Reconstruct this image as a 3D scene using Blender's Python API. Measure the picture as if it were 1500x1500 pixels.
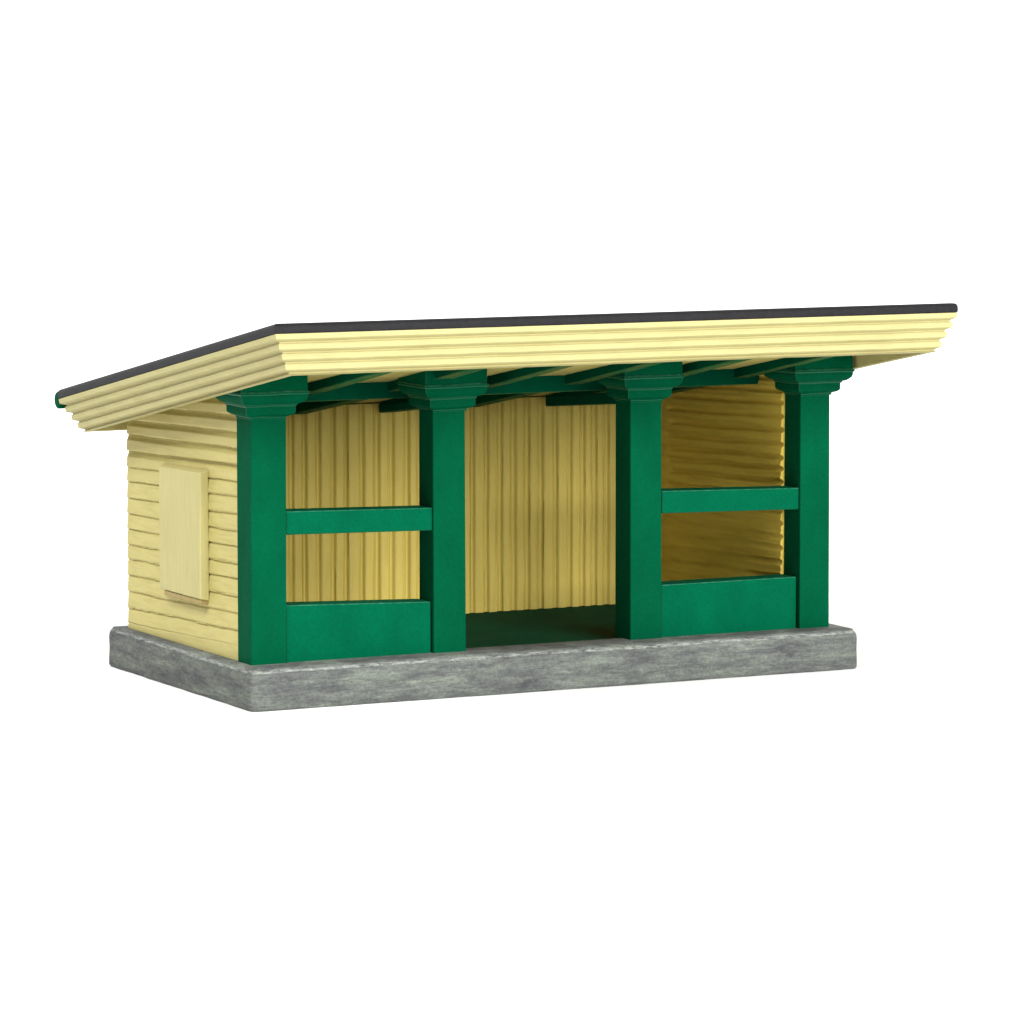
import bpy, math, random
from mathutils import Vector, noise

# ------------------------------------------------------------------ camera, world, lamps, exposure
S = bpy.context.scene
COL = S.collection
for o in list(bpy.data.objects):
    bpy.data.objects.remove(o)

cam_data = bpy.data.cameras.new('camera')
cam = bpy.data.objects.new('camera', cam_data)
COL.objects.link(cam)
cam_data.sensor_width = 36
cam_data.lens = 6690.0 / 1500 * 36
cam_data.clip_start = 1
cam_data.clip_end = 5000
cam.location = (-49.4663, -112.9894, 16.9118)
cam.rotation_euler = (math.radians(90 - 5.8957), 0, math.radians(-26.9316))
S.camera = cam

W = bpy.data.worlds.new('World')
S.world = W
W.use_nodes = True
wt = W.node_tree
bg = wt.nodes['Background']
# white studio: bright white sweep behind the model, dimmer room in front and overhead
tcw = wt.nodes.new('ShaderNodeTexCoord')
dot = wt.nodes.new('ShaderNodeVectorMath')
dot.operation = 'DOT_PRODUCT'
dot.inputs[1].default_value = (.44, .87, -.25)
wt.links.new(tcw.outputs['Generated'], dot.inputs[0])
mr = wt.nodes.new('ShaderNodeMapRange')
mr.interpolation_type = 'SMOOTHSTEP'
mr.inputs['From Min'].default_value = -.15
mr.inputs['From Max'].default_value = .6
mr.inputs['To Min'].default_value = .35
mr.inputs['To Max'].default_value = 1.95
wt.links.new(dot.outputs['Value'], mr.inputs['Value'])
wt.links.new(mr.outputs[0], bg.inputs[1])
bg.inputs[0].default_value = (1, 1, 1, 1)


def area(name, loc, aim, size, power, color=(1, 1, 1)):
    d = bpy.data.lights.new(name, 'AREA')
    d.shape = 'SQUARE'
    d.size = size
    d.energy = power
    d.color = color
    o = bpy.data.objects.new(name, d)
    COL.objects.link(o)
    o.location = loc
    o.rotation_euler = (Vector(aim) - Vector(loc)).to_track_quat('-Z', 'Y').to_euler()
    return o


def aim_lamp(name, az, el, dist, size, strength, target=(9, 2, 3)):
    """az measured from the front normal towards the left of the model; strength = radiance added to a facing white"""
    a, e = math.radians(az), math.radians(el)
    loc = (target[0] - dist * math.sin(a) * math.cos(e), target[1] - dist * math.cos(a) * math.cos(e), target[2] + dist * math.sin(e))
    area(name, loc, target, size, strength * math.pi ** 2 * dist ** 2)


aim_lamp('softbox_key', -4, 20, 500, 250, 1.85)
aim_lamp('softbox_left', 66, 50, 500, 200, 1.0)

S.view_settings.view_transform = 'Standard'
S.view_settings.look = 'None'
S.view_settings.exposure = 0
S.view_settings.gamma = 1
S.view_settings.use_curve_mapping = False
S.cycles.max_bounces = 8
S.cycles.diffuse_bounces = 5


# ------------------------------------------------------------------ materials
def new_mat(name):
    m = bpy.data.materials.new(name)
    m.use_nodes = True
    nt = m.node_tree
    return m, nt, nt.nodes['Principled BSDF']


def N(nt, t, **k):
    n = nt.nodes.new(t)
    for a, b in k.items():
        setattr(n, a, b)
    return n


def tex_noise(nt, scale=(1, 1, 1), freq=1.0, detail=4, rough=.6, dist=0.0):
    tc = N(nt, 'ShaderNodeTexCoord')
    mp = N(nt, 'ShaderNodeMapping')
    mp.inputs['Scale'].default_value = scale
    nt.links.new(tc.outputs['Object'], mp.inputs['Vector'])
    n = N(nt, 'ShaderNodeTexNoise')
    n.inputs['Scale'].default_value = freq
    n.inputs['Detail'].default_value = detail
    n.inputs['Roughness'].default_value = rough
    n.inputs['Distortion'].default_value = dist
    nt.links.new(mp.outputs[0], n.inputs['Vector'])
    return n


def ramp(nt, src, stops):
    r = N(nt, 'ShaderNodeValToRGB')
    e = r.color_ramp.elements
    while len(e) > 1:
        e.remove(e[-1])
    e[0].position = stops[0][0]
    e[0].color = (*stops[0][1], 1)
    for p, c in stops[1:]:
        x = e.new(p)
        x.color = (*c, 1)
    nt.links.new(src, r.inputs[0])
    return r


def mixc(nt, fac, a, b, mode='MIX'):
    m = N(nt, 'ShaderNodeMix', data_type='RGBA', blend_type=mode)
    for sock, v in ((m.inputs[0], fac), (m.inputs[6], a), (m.inputs[7], b)):
        if hasattr(v, 'links'):
            nt.links.new(v, sock)
        elif isinstance(v, tuple):
            sock.default_value = (*v, 1)
        else:
            sock.default_value = v
    return m.outputs[2]


def bump(nt, b, items):
    prev = None
    for src, strength, dist in items:
        n = N(nt, 'ShaderNodeBump')
        n.inputs['Strength'].default_value = strength
        n.inputs['Distance'].default_value = dist
        nt.links.new(src, n.inputs['Height'])
        if prev:
            nt.links.new(prev, n.inputs['Normal'])
        prev = n.outputs[0]
    nt.links.new(prev, b.inputs['Normal'])


def yellow_paint(name, base, grain_scale, grain=.35, dirty=.5, warm=(.42, .30, .10)):
    m, nt, b = new_mat(name)
    big = tex_noise(nt, (1, 1, 1), .7, 3, .55)
    g = tex_noise(nt, grain_scale, 1.0, 5, .65, .3)
    fine = tex_noise(nt, (1, 1, 1), 16, 3, .7)
    c1 = ramp(nt, big.outputs[0], [(.3, tuple(x * .95 for x in base)), (.7, base)])
    c2 = ramp(nt, g.outputs[0], [(.3, (1 - .35 * grain, 1 - .42 * grain, 1 - .6 * grain)), (.55, (1, 1, 1))])
    c3 = ramp(nt, fine.outputs[0], [(.3, (.93, .92, .86)), (.6, (1, 1, 1))])
    c = mixc(nt, 1.0, c1.outputs[0], c2.outputs[0], 'MULTIPLY')
    c = mixc(nt, dirty, c, c3.outputs[0], 'MULTIPLY')
    nt.links.new(c, b.inputs['Base Color'])
    b.inputs['Roughness'].default_value = .62
    b.inputs['Specular IOR Level'].default_value = .25
    bump(nt, b, [(g.outputs[0], .35, .03), (fine.outputs[0], .3, .015)])
    return m


YB = (.452, .392, .142)
M_wall = yellow_paint('yellow_wall_paint', YB, (6, .8, 9), .35)
M_inner = yellow_paint('yellow_board_paint', (.465, .365, .080), (5, 5, .5), .25)
M_grain = yellow_paint('yellow_bare_grain_paint', (.70, .52, .092), (3, .35, 4), .5)
M_cornice = yellow_paint('yellow_cornice_paint', (.408, .369, .165), (1.2, 1.2, 7), .22)
M_shutter = yellow_paint('yellow_shutter_paint', (0.4267, 0.3833, 0.1633), (8, 8, .8), .22)
M_soffit = yellow_paint('yellow_soffit_paint', (0.4400, 0.3733, 0.1133), (6, .5, 5), .3)


def green_paint(name, base, grain_scale):
    m, nt, b = new_mat(name)
    big = tex_noise(nt, (1, 1, .6), .9, 3, .55)
    g = tex_noise(nt, grain_scale, 1.0, 5, .6, .2)
    fine = tex_noise(nt, (1, 1, 1), 14, 4, .7)
    c1 = ramp(nt, big.outputs[0], [(.3, tuple(x * .86 for x in base)), (.7, tuple(x * 1.08 for x in base))])
    c2 = ramp(nt, fine.outputs[0], [(.3, (.8, .86, .85)), (.62, (1.05, 1.05, 1.06))])
    c = mixc(nt, 1.0, c1.outputs[0], c2.outputs[0], 'MULTIPLY')
    nt.links.new(c, b.inputs['Base Color'])
    b.inputs['Roughness'].default_value = .6
    b.inputs['Specular IOR Level'].default_value = .012
    bump(nt, b, [(g.outputs[0], .25, .02), (fine.outputs[0], .4, .015)])
    return m


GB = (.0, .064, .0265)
M_green = green_paint('green_paint', GB, (5, 5, .6))
M_green_rail = green_paint('green_rail_paint', (.0, .081, .036), (.6, 5, 5))
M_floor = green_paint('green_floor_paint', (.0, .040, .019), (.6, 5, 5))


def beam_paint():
    """green roof timbers: shade painted in as darker green, bounce light as olive undersides"""
    m = green_paint('green_beam_bounce_paint', (.0, .052, .024), (.6, 5, 5))
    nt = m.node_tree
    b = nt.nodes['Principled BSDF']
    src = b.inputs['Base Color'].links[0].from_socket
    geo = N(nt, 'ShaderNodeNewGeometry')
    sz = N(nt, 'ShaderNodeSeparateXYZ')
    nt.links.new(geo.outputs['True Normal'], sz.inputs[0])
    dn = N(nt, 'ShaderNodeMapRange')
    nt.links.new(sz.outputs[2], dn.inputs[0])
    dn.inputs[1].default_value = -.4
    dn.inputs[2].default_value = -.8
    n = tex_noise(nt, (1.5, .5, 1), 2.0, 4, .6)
    olive_bounce = ramp(nt, n.outputs[0], [(.35, (.012, .085, .03)), (.6, (.06, .105, .03))])
    c = mixc(nt, dn.outputs[0], src, olive_bounce.outputs[0])
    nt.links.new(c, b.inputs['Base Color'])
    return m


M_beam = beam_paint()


def worn_edge():
    m, nt, b = new_mat('worn_green_edge_paint')
    n = tex_noise(nt, (1, 1, 1), 5, 4, .7)
    c = ramp(nt, n.outputs[0], [(.40, (.002, .085, .045)), (.66, (.03, .16, .10))])
    geo = N(nt, 'ShaderNodeNewGeometry')
    sz = N(nt, 'ShaderNodeSeparateXYZ')
    nt.links.new(geo.outputs['Normal'], sz.inputs[0])
    up = N(nt, 'ShaderNodeMapRange')          # only edges that face up are rubbed
    nt.links.new(sz.outputs[2], up.inputs[0])
    up.inputs[1].default_value = .2
    up.inputs[2].default_value = .5
    cc = mixc(nt, up.outputs[0], (0, .070, .030), c.outputs[0])
    nt.links.new(cc, b.inputs['Base Color'])
    b.inputs['Roughness'].default_value = .5
    b.inputs['Specular IOR Level'].default_value = .3
    return m


M_edge = worn_edge()


def stone_paint():
    m, nt, b = new_mat('grey_brushed_base_paint')
    streak = tex_noise(nt, (.45, .45, 2.8), 1.5, 9, .74, .45)
    patch = tex_noise(nt, (.36, .36, 1.5), 1.25, 6, .66, .6)
    fine = tex_noise(nt, (1.1, 1.1, 6), 3.2, 6, .78, .3)
    spec = tex_noise(nt, (1, 1, 1), 13, 4, .8)
    c1 = ramp(nt, streak.outputs[0], [(.30, (.070, .071, .073)), (.44, (.100, .103, .102)), (.56, (.138, .146, .134)), (.70, (.205, .218, .195))])
    c2 = ramp(nt, patch.outputs[0], [(.33, (.66, .65, .69)), (.41, (.87, .87, .89)), (.50, (.94, .95, .95)), (.58, (1.02, 1.06, 1.0)), (.66, (1.28, 1.32, 1.24))])
    c3 = ramp(nt, fine.outputs[0], [(.30, (.60, .60, .60)), (.5, (1, 1, 1)), (.70, (1.32, 1.34, 1.28))])
    c4 = ramp(nt, spec.outputs[0], [(.32, (.66, .66, .66)), (.6, (1.1, 1.1, 1.1))])
    c = mixc(nt, 1, c1.outputs[0], c2.outputs[0], 'MULTIPLY')
    c = mixc(nt, .9, c, c3.outputs[0], 'MULTIPLY')
    c = mixc(nt, .9, c, c4.outputs[0], 'MULTIPLY')
    c = mixc(nt, 1, c, (.88, .885, .865), 'MULTIPLY')
    # chalky rubbed line along the upper edge
    tc = N(nt, 'ShaderNodeTexCoord')
    sx = N(nt, 'ShaderNodeSeparateXYZ')
    nt.links.new(tc.outputs['Object'], sx.inputs[0])
    wv = N(nt, 'ShaderNodeMath', operation='MULTIPLY_ADD')
    nt.links.new(patch.outputs[0], wv.inputs[0])
    wv.inputs[1].default_value = .12
    nt.links.new(sx.outputs[2], wv.inputs[2])
    band = ramp(nt, wv.outputs[0], [(.0, (0, 0, 0)), (1.0, (0, 0, 0))])
    mrn = N(nt, 'ShaderNodeMapRange')
    nt.links.new(wv.outputs[0], mrn.inputs[0])
    mrn.inputs[1].default_value = .90
    mrn.inputs[2].default_value = 1.24
    e = band.color_ramp.elements
    for p_, v_ in ((.52, 0), (.62, .8), (.72, .55), (.84, 0)):
        q = e.new(p_)
        q.color = (v_, v_, v_, 1)
    nt.links.new(mrn.outputs[0], band.inputs[0])
    brk = ramp(nt, fine.outputs[0], [(.42, (0, 0, 0)), (.60, (1, 1, 1))])
    fac = N(nt, 'ShaderNodeMath', operation='MULTIPLY')
    nt.links.new(band.outputs[0], fac.inputs[0])
    nt.links.new(brk.outputs[0], fac.inputs[1])
    c = mixc(nt, fac.outputs[0], c, (.33, .35, .32))
    nt.links.new(c, b.inputs['Base Color'])
    b.inputs['Roughness'].default_value = .7
    b.inputs['Specular IOR Level'].default_value = .15
    bump(nt, b, [(streak.outputs[0], .35, .03), (fine.outputs[0], .5, .02)])
    return m


M_stone = stone_paint()


def plain(name, col, rough=.6, spec=.3, var=.15, freq=6, bumpd=.02):
    m, nt, b = new_mat(name)
    n = tex_noise(nt, (1, 1, 1), freq, 5, .65)
    c = ramp(nt, n.outputs[0], [(.3, tuple(x * (1 - var) for x in col)), (.7, tuple(min(1, x * (1 + var)) for x in col))])
    nt.links.new(c.outputs[0], b.inputs['Base Color'])
    b.inputs['Roughness'].default_value = rough
    b.inputs['Specular IOR Level'].default_value = spec
    bump(nt, b, [(n.outputs[0], .4, bumpd)])
    return m


M_roof = plain('charcoal_roof_paint', (.010, .0094, .0104), .55, .14, .25, 9)
M_brown = plain('brown_strip', (.30, .225, .085), .7, .2, .2, 7)
M_ground = plain('white_studio_ground', (.82, .82, .82), .9, 0.0, .005, .02, 0)

# ------------------------------------------------------------------ helpers
ROOT_LOC = Vector((9.2, 4.3, -1.166))
rnd = random.Random(7)


def mesh_obj(name, verts, faces, mat, parent=None, smooth=False, bevel=0, seg=2, edge_mat=None, kind=None):
    me = bpy.data.meshes.new(name)
    off = ROOT_LOC if parent else Vector((0, 0, 0))
    me.from_pydata([tuple(Vector(v) - off) for v in verts], [], faces)
    me.materials.append(mat)
    if edge_mat:
        me.materials.append(edge_mat)
    o = bpy.data.objects.new(name, me)
    COL.objects.link(o)
    if parent:
        o.parent = parent
    import bmesh
    bm = bmesh.new()
    bm.from_mesh(me)
    bmesh.ops.remove_doubles(bm, verts=bm.verts, dist=1e-5)
    bmesh.ops.dissolve_degenerate(bm, edges=bm.edges, dist=1e-6)
    bmesh.ops.recalc_face_normals(bm, faces=bm.faces)
    bm.to_mesh(me)
    bm.free()
    if smooth:
        for p in me.polygons:
            p.use_smooth = True
    if bevel:
        b = o.modifiers.new('bevel', 'BEVEL')
        b.width = bevel
        b.segments = seg
        b.limit_method = 'ANGLE'
        b.angle_limit = math.radians(40)
        if edge_mat:
            b.material = 1
    return o


def hexa(c):
    """eight corners: bottom ring of 4 then top ring of 4"""
    f = [(0, 3, 2, 1), (4, 5, 6, 7), (0, 1, 5, 4), (1, 2, 6, 5), (2, 3, 7, 6), (3, 0, 4, 7)]
    return list(c), f


def box(x0, x1, y0, y1, z0, z1):
    return hexa([(x0, y0, z0), (x1, y0, z0), (x1, y1, z0), (x0, y1, z0), (x0, y0, z1), (x1, y0, z1), (x1, y1, z1), (x0, y1, z1)])


def wob(x, y, z, a, f=1.0, seed=0):
    return a * noise.noise(Vector((x * f + seed, y * f - seed, z * f + 3.1 * seed)))


# ------------------------------------------------------------------ ground
g = mesh_obj('ground', [(-90, -90, -1.17), (120, -90, -1.17), (120, 60, -1.17), (-90, 60, -1.17)], [(0, 1, 2, 3)], M_ground)
g['kind'] = 'structure'

# ------------------------------------------------------------------ the shelter
root = bpy.data.objects.new('model_shelter', None)
COL.objects.link(root)
root.location = ROOT_LOC
root['label'] = 'wooden toy station shelter, pale yellow walls, green posts, sloping dark roof, grey base'
root['category'] = 'model building'

# dims
PW, G1, G2 = 1.0, 4.526, 5.199
PX = [0, PW + G1, 2 * PW + G1 + G2, 3 * PW + 2 * G1 + G2]      # left faces of the four posts
PD = .94
XR = PX[3] + PW                                                # right outer face 18.25
YB_ = 8.92                                                     # back outer face
SL = .179                                                      # roof slope


def ring_z(y):           # underside plane of the cornice ring
    return 8.24 - SL * (y + 4.36)


def soffit_z(y):
    return ring_z(y) + .36


# base: rounded slab with worn, slightly uneven edges
def base_slab():
    x0, x1, y0, y1 = -.365, 18.80, -.805, 9.62
    prof = [(-1.166, .05), (-1.10, 0), (-.95, 0), (-.6, 0), (-.30, 0), (-.19, .015), (-.11, .05), (-.05, .11), (-.015, .13), (0, .166)]
    path = []
    r = .17
    def arc(cx, cy, a0):
        for k in range(6):
            a = math.radians(a0 + 90 * k / 5)
            path.append((cx, cy, math.cos(a), math.sin(a)))
    # straight runs are subdivided between the corner arcs
    def run(ax, ay, bx, by, nx, ny, n):
        for k in range(1, n):
            t = k / n
            path.append((ax + (bx - ax) * t, ay + (by - ay) * t, nx, ny))
    arc(x0 + r, y0 + r, 180)
    run(x0 + r, y0 + r, x1 - r, y0 + r, 0, -1, 90)
    arc(x1 - r, y0 + r, 270)
    run(x1 - r, y0 + r, x1 - r, y1 - r, 1, 0, 50)
    arc(x1 - r, y1 - r, 0)
    run(x1 - r, y1 - r, x0 + r, y1 - r, 0, 1, 90)
    arc(x0 + r, y1 - r, 90)
    run(x0 + r, y1 - r, x0 + r, y0 + r, -1, 0, 50)
    n = len(path)
    V, F = [], []
    for z, ins in prof:
        for cx, cy, nx, ny in path:
            e = r - ins * (1.0)
            w = 0 if z == 0 else wob(cx, cy, z, .035, 1.1) + wob(cx, cy, z, .02, 4.0, 5)
            V.append((cx + nx * (e + w), cy + ny * (e + w), z + (wob(cx, cy, 0, .022, 2.2, 9) if -.25 < z < -.001 else 0)))
    for j in range(len(prof) - 1):
        for i in range(n):
            a, b = j * n + i, j * n + (i + 1) % n
            F.append((a, b, b + n, a + n))
    # top: ring around the sunken green floor
    t0 = (len(prof) - 1) * n
    F.append(tuple(range(n - 1, -1, -1)))
    hx0, hx1, hy0, hy1 = 1.0, 17.25, .52, 8.7
    h = len(V)
    inner = []
    for cx, cy, nx, ny in path:
        inner.append((min(max(cx, hx0), hx1), min(max(cy, hy0), hy1)))
    for x, y in inner:
        V.append((x, y, 0.0))
    for x, y in inner:
        V.append((x, y, -.3))
    for i in range(n):
        j = (i + 1) % n
        F.append((t0 + i, t0 + j, h + j, h + i))
        F.append((h + i, h + j, h + n + j, h + n + i))
    return mesh_obj('base_slab', V, F, M_stone, root, smooth=True)


bs = base_slab()
es = bs.modifiers.new('split', 'EDGE_SPLIT')
es.split_angle = math.radians(50)

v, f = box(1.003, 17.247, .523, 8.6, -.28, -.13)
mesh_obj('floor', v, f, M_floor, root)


# a wall whose faces carry relief: grid over (u, z) with depth functions for outer and inner side
def relief_wall(name, mat, u0, u1, nu, zb, ztop, dz, to_xyz, outer, inner, front_wobble=None):
    zmax = max(ztop(u0), ztop(u1))
    nz = int((zmax - zb) / dz)
    V, F = [], []
    def add(side):
        s = len(V)
        for j in range(nz + 1):
            for i in range(nu + 1):
                u = u0 + (u1 - u0) * i / nu
                z = zb + (ztop(u) - zb) * j / nz
                d = (outer if side == 0 else inner)(u, z)
                uu = u + (front_wobble(side, z) if (front_wobble and i == 0) else 0)
                V.append(to_xyz(uu, z, side, d))
        return s
    a = add(0)
    b = add(1)
    def idx(s, i, j):
        return s + j * (nu + 1) + i
    for j in range(nz):
        for i in range(nu):
            F.append((idx(a, i, j), idx(a, i + 1, j), idx(a, i + 1, j + 1), idx(a, i, j + 1)))
            F.append((idx(b, i, j), idx(b, i, j + 1), idx(b, i + 1, j + 1), idx(b, i + 1, j)))
    for j in range(nz):
        for i in (0, nu):
            F.append((idx(a, i, j), idx(a, i, j + 1), idx(b, i, j + 1), idx(b, i, j)))
    for i in range(nu):
        for j in (0, nz):
            F.append((idx(a, i, j), idx(b, i, j), idx(b, i + 1, j), idx(a, i + 1, j)))
    o = mesh_obj(name, V, F, mat, root, smooth=True)
    m = o.modifiers.new('split', 'EDGE_SPLIT')
    m.split_angle = math.radians(55)
    return o


# hand cut clapboards: heights of the cuts at the back end of the wall; they rise to the front
CUTS = [.15, .60, 1.06, 1.54, 2.02, 2.44, 2.89, 3.33, 3.79, 4.26, 4.68, 5.15, 5.62, 6.05, 6.5, 6.95, 7.4]


def clap(u, z, seed, depth=.052, cuts=CUTS, rise=.25, soft=.05):
    """relief outwards (+). u is the Y along the wall, 8.9 is the back"""
    base = rise * (8.95 - u) / 7.9
    best = 0
    for k, c in enumerate(cuts):
        zc = c + base + wob(u, k * 7.3, 0, .035, .3, seed) + wob(u, k * 3.1, 1, .008, 2.2, seed)
        nxt = (cuts[k + 1] if k + 1 < len(cuts) else c + .45) + base + wob(u, (k + 1) * 7.3, 0, .045, .45, seed)
        dep = depth * (.7 + .5 * abs(noise.noise(Vector((k * 1.7 + seed, u * .3, 2.2)))))
        if z >= zc and z < nxt:
            t = (z - zc) / (nxt - zc)
            d = dep * (1 - t * .75) if t > .1 else dep * (t / .1) ** .6
            slot = .125 if c > 4.4 else .045
            if nxt - z < slot * 1.4:
                q = min(1, (nxt - z) / slot / 1.4)
                d -= (.13 if c > 4.4 else .045) * (1 - q ** 2) * min(1, .3 + (8.92 - u) / .35)
            return d + wob(u, z, k, .010, 2.2, seed)
    return .03


def side_xyz(xo, xi, sgn):
    # side 0 = outer, 1 = inner; relief grows away from the wall core
    def fn(u, z, side, d):
        return (xo + sgn * (d - .045), u, z) if side == 0 else (xi - sgn * d, u, z)
    return fn


def wall_top(u):
    return soffit_z(u) - .02


def inner_clap(seed, zsm):
    """rounded hand cut grooves, strong above, dying out in the lower half"""
    cuts = [.4 + .385 * k + .03 * math.sin(k * 5.1) for k in range(18)]
    def fn(u, z):
        d = wob(u * .4, z * 2.2, 0, .02, 1.5, seed)
        fade = min(1, max(0, (7.75 + .12 * math.sin(z * 9) - u) / .22))
        for k, c in enumerate(cuts):
            zc = c + .27 * (8.95 - u) / 7.9 + wob(u, k * 5.3, 0, .05, .5, seed)
            w = .095
            t = (z - zc) / w
            if abs(t) < 1.9:
                amt = 1 if c > 3.1 else max(.06, .8 * min(1, max(0, (3.2 - u) / 1.8)))
                amt *= 1.15 * fade * (.9 + .25 * noise.noise(Vector((k * 2.3, u * .25, seed))))
                if abs(t) < 1:
                    d -= .10 * amt * (1 - t * t)
                elif t > 0:
                    d += .025 * amt * (1.9 - t) / .9
        return d
    return fn


left_wall = relief_wall('wall', M_wall, .945, YB_, 70, .005, wall_top, .022, side_xyz(0, 1.08, -1),
                        lambda u, z: clap(u, z, 3), lambda u, z: .0)
right_wall = relief_wall('wall', M_grain, .945, YB_, 60, .005, wall_top, .024, side_xyz(XR, 17.16, 1),
                         lambda u, z: clap(u, z, 11), inner_clap(23, 4.0))

# back wall with vertical beaded boards inside
r2 = random.Random(4)
known = [4.97, 5.39, 5.83, 6.31, 6.73, 7.24, 7.73, 8.20, 8.71, 9.12, 9.58, 10.02, 10.45, 10.88, 11.34, 11.79, 12.25, 12.71, 13.17, 13.68, 14.15, 14.59, 14.99, 15.41, 15.86, 16.3, 16.74]
beads = [(4.97 - .45 * q, .1) for q in range(8, 0, -1)] + [(g_, r2.uniform(.085, .12)) for g_ in known]


def board(u, z):
    d = 0
    uu = u + wob(0, z, u // 1, .015, .5)
    for bx, w in beads:
        t = (uu - bx) / w
        if abs(t) < 1:
            # quirk with a small bead lying in its left half
            d = -.12 * (1 - t ** 4)
            if -.55 < t < .1:
                d += .05 * (1 - ((t + .22) / .33) ** 2)
        elif abs(t) < 1.4:
            d = -.02 * (1.4 - abs(t)) / .4
    return d + wob(u * 1.5, z * .3, 0, .010, 1.4)


def back_xyz(u, z, side, d):
    return (u, YB_ - .006 + 0 * d, z) if side == 0 else (u, 8.38 - d, z)


back_wall = relief_wall('wall', M_inner, 1.09, 17.15, 760, -.125, lambda u: soffit_z(8.5) - .03, .35, back_xyz,
                        lambda u, z: 0, board)


# shutter on the left wall, raised, with a separate brown strip along its lower edge
v, f = hexa([(-.27, 2.93, 1.50), (-.27, 5.87, 1.50), (.02, 6.15, 1.46), (.02, 2.95, 1.44),
             (-.27, 2.90, 5.02), (-.27, 5.84, 4.97), (.02, 6.15, 5.03), (.02, 2.95, 5.09)])
mesh_obj('shutter', v, f, M_shutter, left_wall, bevel=.03, seg=2)
v, f = box(-.23, .02, 3.02, 5.62, 1.34, 1.475)
mesh_obj('shutter_strip', v, f, M_brown, left_wall, bevel=.02)

# ------------------------------------------------------------------ posts and capitals
CAP = [(6.72, .012), (6.78, .02), (6.80, .05), (6.83, .13), (6.87, .19), (6.91, .21), (7.09, .212), (7.10, .245), (7.145, .25), (7.155, .30), (7.17, .335),
       (7.21, .385), (7.27, .44), (7.34, .465), (7.42, .47), (7.43, .50), (7.49, .505), (7.50, .46), (8.02, .46)]


def lofted(name, x0, x1, y0, y1, levels, mat, parent, seed=0, edge=None):
    V, F = [], []
    n = 8
    for z, e in levels:
        pts = []
        c = [(x0 - e, y0 - e), (x1 + e, y0 - e), (x1 + e, y1 + e), (x0 - e, y1 + e)]
        for k in range(4):
            a, b = c[k], c[(k + 1) % 4]
            for i in range(n):
                t = i / n
                px, py = a[0] + (b[0] - a[0]) * t, a[1] + (b[1] - a[1]) * t
                pts.append((px + wob(px, py, z, .018, 2, seed), py + wob(py, px, z, .018, 2, seed + 4), z + wob(px, py, 0, .02, 1.6, seed + 2)))
        V += pts
    m = 4 * n
    for j in range(len(levels) - 1):
        for i in range(m):
            a, b = j * m + i, j * m + (i + 1) % m
            F.append((a, b, b + m, a + m))
    F.append(tuple(range(m)))
    F.append(tuple((len(levels) - 1) * m + i for i in range(m)))
    return mesh_obj(name, V, F, mat, parent, bevel=.012, seg=1, edge_mat=edge)


posts = []
TOPS = [6.80, 6.80, 6.82, 6.80]
DX = [(-.01, .04), (-.02, -.02), (-.02, -.01), (.01, 0)]
for k, px in enumerate(PX):
    xl, xr = px + DX[k][0], px + PW + DX[k][1]
    lv, lf = hexa([(xl, 0, -.03), (xr, 0, -.03), (xr, PD, -.03), (xl, PD, -.03),
                   (xl + (0.03 if k == 0 else -.02), 0, 6.86), (xr + (.02 if k == 0 else -.03), 0, 6.86), (xr, PD, 6.86), (xl, PD, 6.86)])
    p = mesh_obj('post', lv, lf, M_green, root, bevel=.03, seg=2)
    off = (-.04, -.03, .04, .02)[k]
    lofted('capital', xl, xr, 0, PD, [(z + off * .6, e * (1, .95, .9, 1.0)[k]) for z, e in CAP], M_green, p, seed=k * 5, edge=M_edge)
    posts.append(p)

# ------------------------------------------------------------------ rails and lower panels between the outer posts
def plank(name, xa, xb, ya, yb, zl0, zr0, zl1, zr1, mat):
    v, f = hexa([(xa, ya, zl0), (xb, ya, zr0), (xb, yb, zr0), (xa, yb, zl0), (xa, ya, zl1), (xb, ya, zr1), (xb, yb, zr1), (xa, yb, zl1)])
    return mesh_obj(name, v, f, mat, root, bevel=.022, seg=1, edge_mat=M_edge)


plank('rail', 1.075, 5.50, .07, .85, 3.51, 3.42, 4.15, 4.05, M_green_rail)
plank('rail', 12.752, 17.25, .07, .85, 3.55, 3.46, 4.19, 4.08, M_green_rail)
plank('panel', 1.08, 5.47, .12, .92, -.03, -.03, 1.57, 1.43, M_green_rail)
plank('panel', 12.765, 17.21, .12, .92, -.03, -.03, 1.50, 1.50, M_green_rail)

# ------------------------------------------------------------------ roof
RX0, RX1, RY0, RY1 = -1.33, 19.58, -4.62, 10.90
RZ0 = 9.614
ang = math.atan(SL)
sv = Vector((0, math.cos(ang), -math.sin(ang)))
nv = Vector((0, math.sin(ang), math.cos(ang)))
RL = (RY1 - RY0) / math.cos(ang)


def rp(x, s, n):         # roof frame: x, distance down the slope, height over the top plane
    return tuple(Vector((x, RY0, RZ0)) + sv * s + nv * n)


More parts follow.
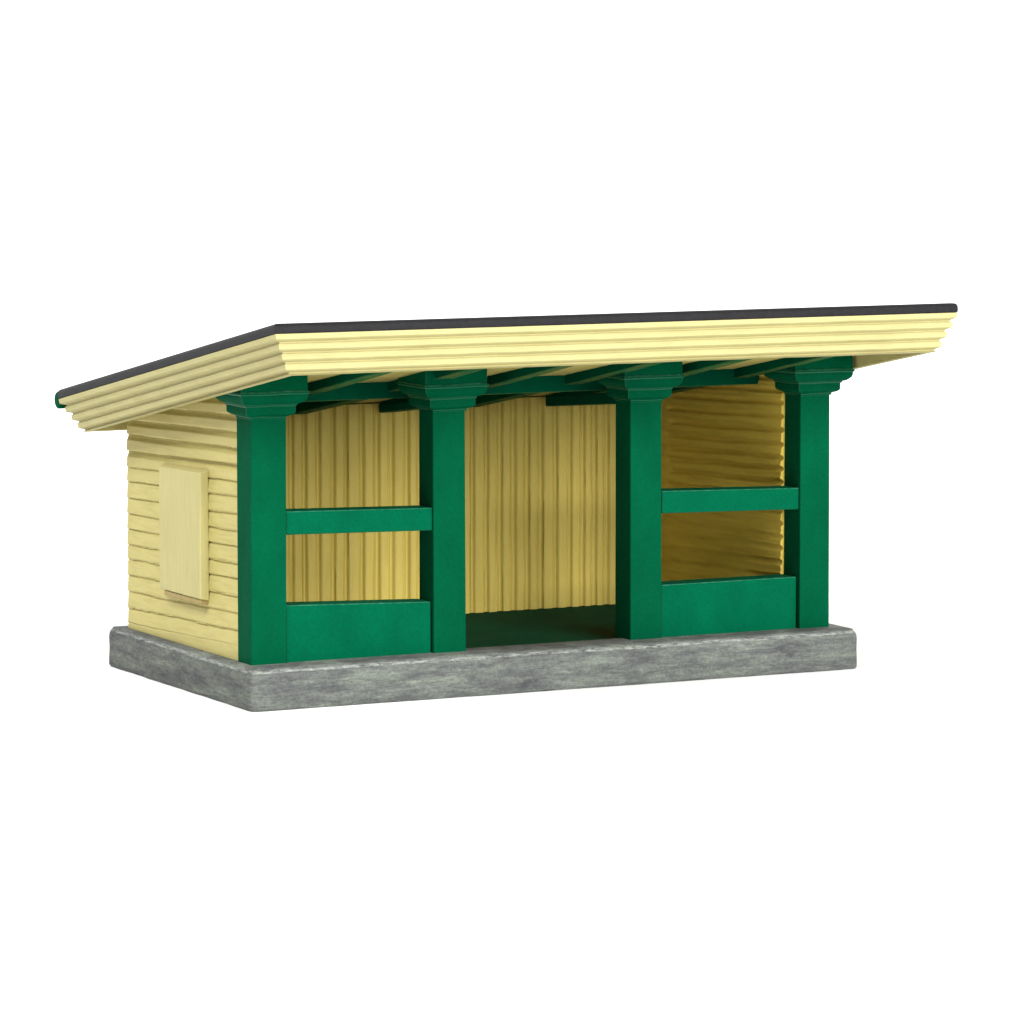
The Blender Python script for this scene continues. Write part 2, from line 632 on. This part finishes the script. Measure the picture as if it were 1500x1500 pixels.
def roof_ring(levels, close=False, amp=.012, seed=0, f=1.2):
    """levels: (drop, inset) -> verts on rings round the roof"""
    V, F = [], []
    nx, ns = 84, 62
    for drop, ins in levels:
        c = [(RX0 + ins, ins), (RX1 - ins, ins), (RX1 - ins, RL - ins), (RX0 + ins, RL - ins)]
        for k in range(4):
            a, b = c[k], c[(k + 1) % 4]
            n = nx if k % 2 == 0 else ns
            for i in range(n):
                t = i / n
                x, s = a[0] + (b[0] - a[0]) * t, a[1] + (b[1] - a[1]) * t
                w = wob(x, s, drop * 3, amp, f, seed) + wob(x, s, drop * 3, amp * .5, f * 4, seed)
                # push along the edge normal and along the drop a little
                dx, ds = ((0, w), (w, 0), (0, w), (w, 0))[k]
                if i == 0:
                    dx = ds = 0
                V.append(rp(x + dx, s + ds, -drop + (w * .9 if 0.3 < drop else 0)))
    m = 2 * (nx + ns)
    L = len(levels)
    for j in range(L if close else L - 1):
        for i in range(m):
            a, b = j * m + i, j * m + (i + 1) % m
            j2 = (j + 1) % L
            F.append((a, b, j2 * m + (i + 1) % m, j2 * m + i))
    return V, F, m


# covering slab with rounded edges
lev = [(.283, .03), (.27, .005), (.235, 0), (.2, -.005), (.10, -.005), (.05, .015), (.015, .06), (0, .13)]
V, F, m = roof_ring(lev, amp=.008)
F.append(tuple(range(m)))
F.append(tuple((len(lev) - 1) * m + i for i in range(m)))
roof = mesh_obj('roof', V, F, M_roof, root, smooth=True)
roof.modifiers.new('split', 'EDGE_SPLIT').split_angle = math.radians(50)

# cornice: four lapped mouldings stepping inwards, a real ring with thickness
D0, DH, IN = .286, 1.022, .495
lev = []
for k in range(4):
    d = D0 + DH * k / 4
    i = .015 + IN * k / 4
    h = DH / 4
    lev += [(d + .003, i), (d + .02, i - .003), (d + h * .54, i + .010), (d + h * .62, i + .04), (d + h * .76, i + .15), (d + h * .90, i + .165), (d + h * .985, i + .125)]
lev[-1] = (D0 + DH, IN - .02)
lev.append((D0 + DH + .012, IN + .03))
lev.append((D0 + DH + .012, IN + .20))
lev.append((D0 + DH - .01, IN + .22))
lev.append((D0 + .30, IN + .22))
V, F, m = roof_ring(lev, close=True, amp=.010, seed=3, f=.9)
cornice = mesh_obj('cornice', V, F, M_cornice, roof, smooth=True)
cornice.modifiers.new('split', 'EDGE_SPLIT').split_angle = math.radians(28)

# soffit board closing the underside
ya, yb = -3.95, 10.2
for (nm, t0, t1) in (('soffit', 0.0, .12),):
    v, f = hexa([(RX0 + .6, ya, soffit_z(ya) + t0), (RX1 - .6, ya, soffit_z(ya) + t0), (RX1 - .6, yb, soffit_z(yb) + t0), (RX0 + .6, yb, soffit_z(yb) + t0),
                 (RX0 + .6, ya, soffit_z(ya) + t1), (RX1 - .6, ya, soffit_z(ya) + t1), (RX1 - .6, yb, soffit_z(yb) + t1), (RX0 + .6, yb, soffit_z(yb) + t1)])
    mesh_obj(nm, v, f, M_soffit, roof)

# rafters
for k in range(7):
    cx = .10 + 2.77 * k
    if k == 0:
        continue
    w = .25 + .02 * ((k * 7) % 3 - 1)
    v, f = [], []
    ys = [-3.93, -1.0, 1.5, 8.3]
    for y in ys:
        cx = .10 + 2.77 * k - .38 * max(0, y + 1) / 9 - (.12 if k == 2 and y > 5 else 0)
        zb = ring_z(y) + .08 + .09 * max(0, min(1, (1.5 - y) / 5))
        zt = soffit_z(y) + .05
        v += [(cx - w, y, zb), (cx + w, y, zb), (cx + w, y, zt), (cx - w, y, zt)]
    for q in range(len(ys) - 1):
        for e in range(4):
            f.append((4 * q + e, 4 * q + (e + 1) % 4, 4 * q + 4 + (e + 1) % 4, 4 * q + 4 + e))
    f += [(0, 1, 2, 3), (4 * len(ys) - 1, 4 * len(ys) - 2, 4 * len(ys) - 3, 4 * len(ys) - 4)]
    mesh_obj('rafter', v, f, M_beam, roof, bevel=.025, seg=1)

# cross beam behind the posts and two short tie pieces
zt = soffit_z(2.3)
v, f = hexa([(.95, 2.3, 6.93), (17.2, 2.3, 6.93), (17.2, 2.75, 6.93), (.95, 2.75, 6.93), (.95, 2.3, zt + .02), (17.2, 2.3, zt + .02), (17.2, 2.75, zt + .02), (.95, 2.75, zt + .02)])
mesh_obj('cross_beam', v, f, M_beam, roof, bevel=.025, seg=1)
for (xa, xb, ye, z0, z1) in ((5.95, 6.42, 4.5, 6.34, 6.60), (11.95, 12.42, 5.75, 6.22, 6.55)):
    v, f = hexa([(xa, .9, z0 + .42), (xb, .9, z0 + .42), (xb, ye, z0), (xa, ye, z0), (xa, .9, z1 + .42), (xb, .9, z1 + .42), (xb, ye, z1), (xa, ye, z1)])
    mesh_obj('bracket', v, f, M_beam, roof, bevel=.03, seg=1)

# half round gutter along the low rear edge
V, F = [], []
ng = 14
gy, gz, gr = 10.88, 6.52, .25
for x in (-1.33, 19.58):
    for i in range(ng + 1):
        a = math.radians(80 - 180 * i / ng)
        V.append((x, gy + gr * math.cos(a) * 1.15, gz + gr * math.sin(a)))
n = ng + 1
for i in range(ng):
    F.append((i, i + 1, n + i + 1, n + i))
F += [(0, n, 2 * n - 1, n - 1), tuple(range(n)), tuple(range(n, 2 * n))]
mesh_obj('gutter', V, F, M_green, roof, bevel=.015, seg=1)
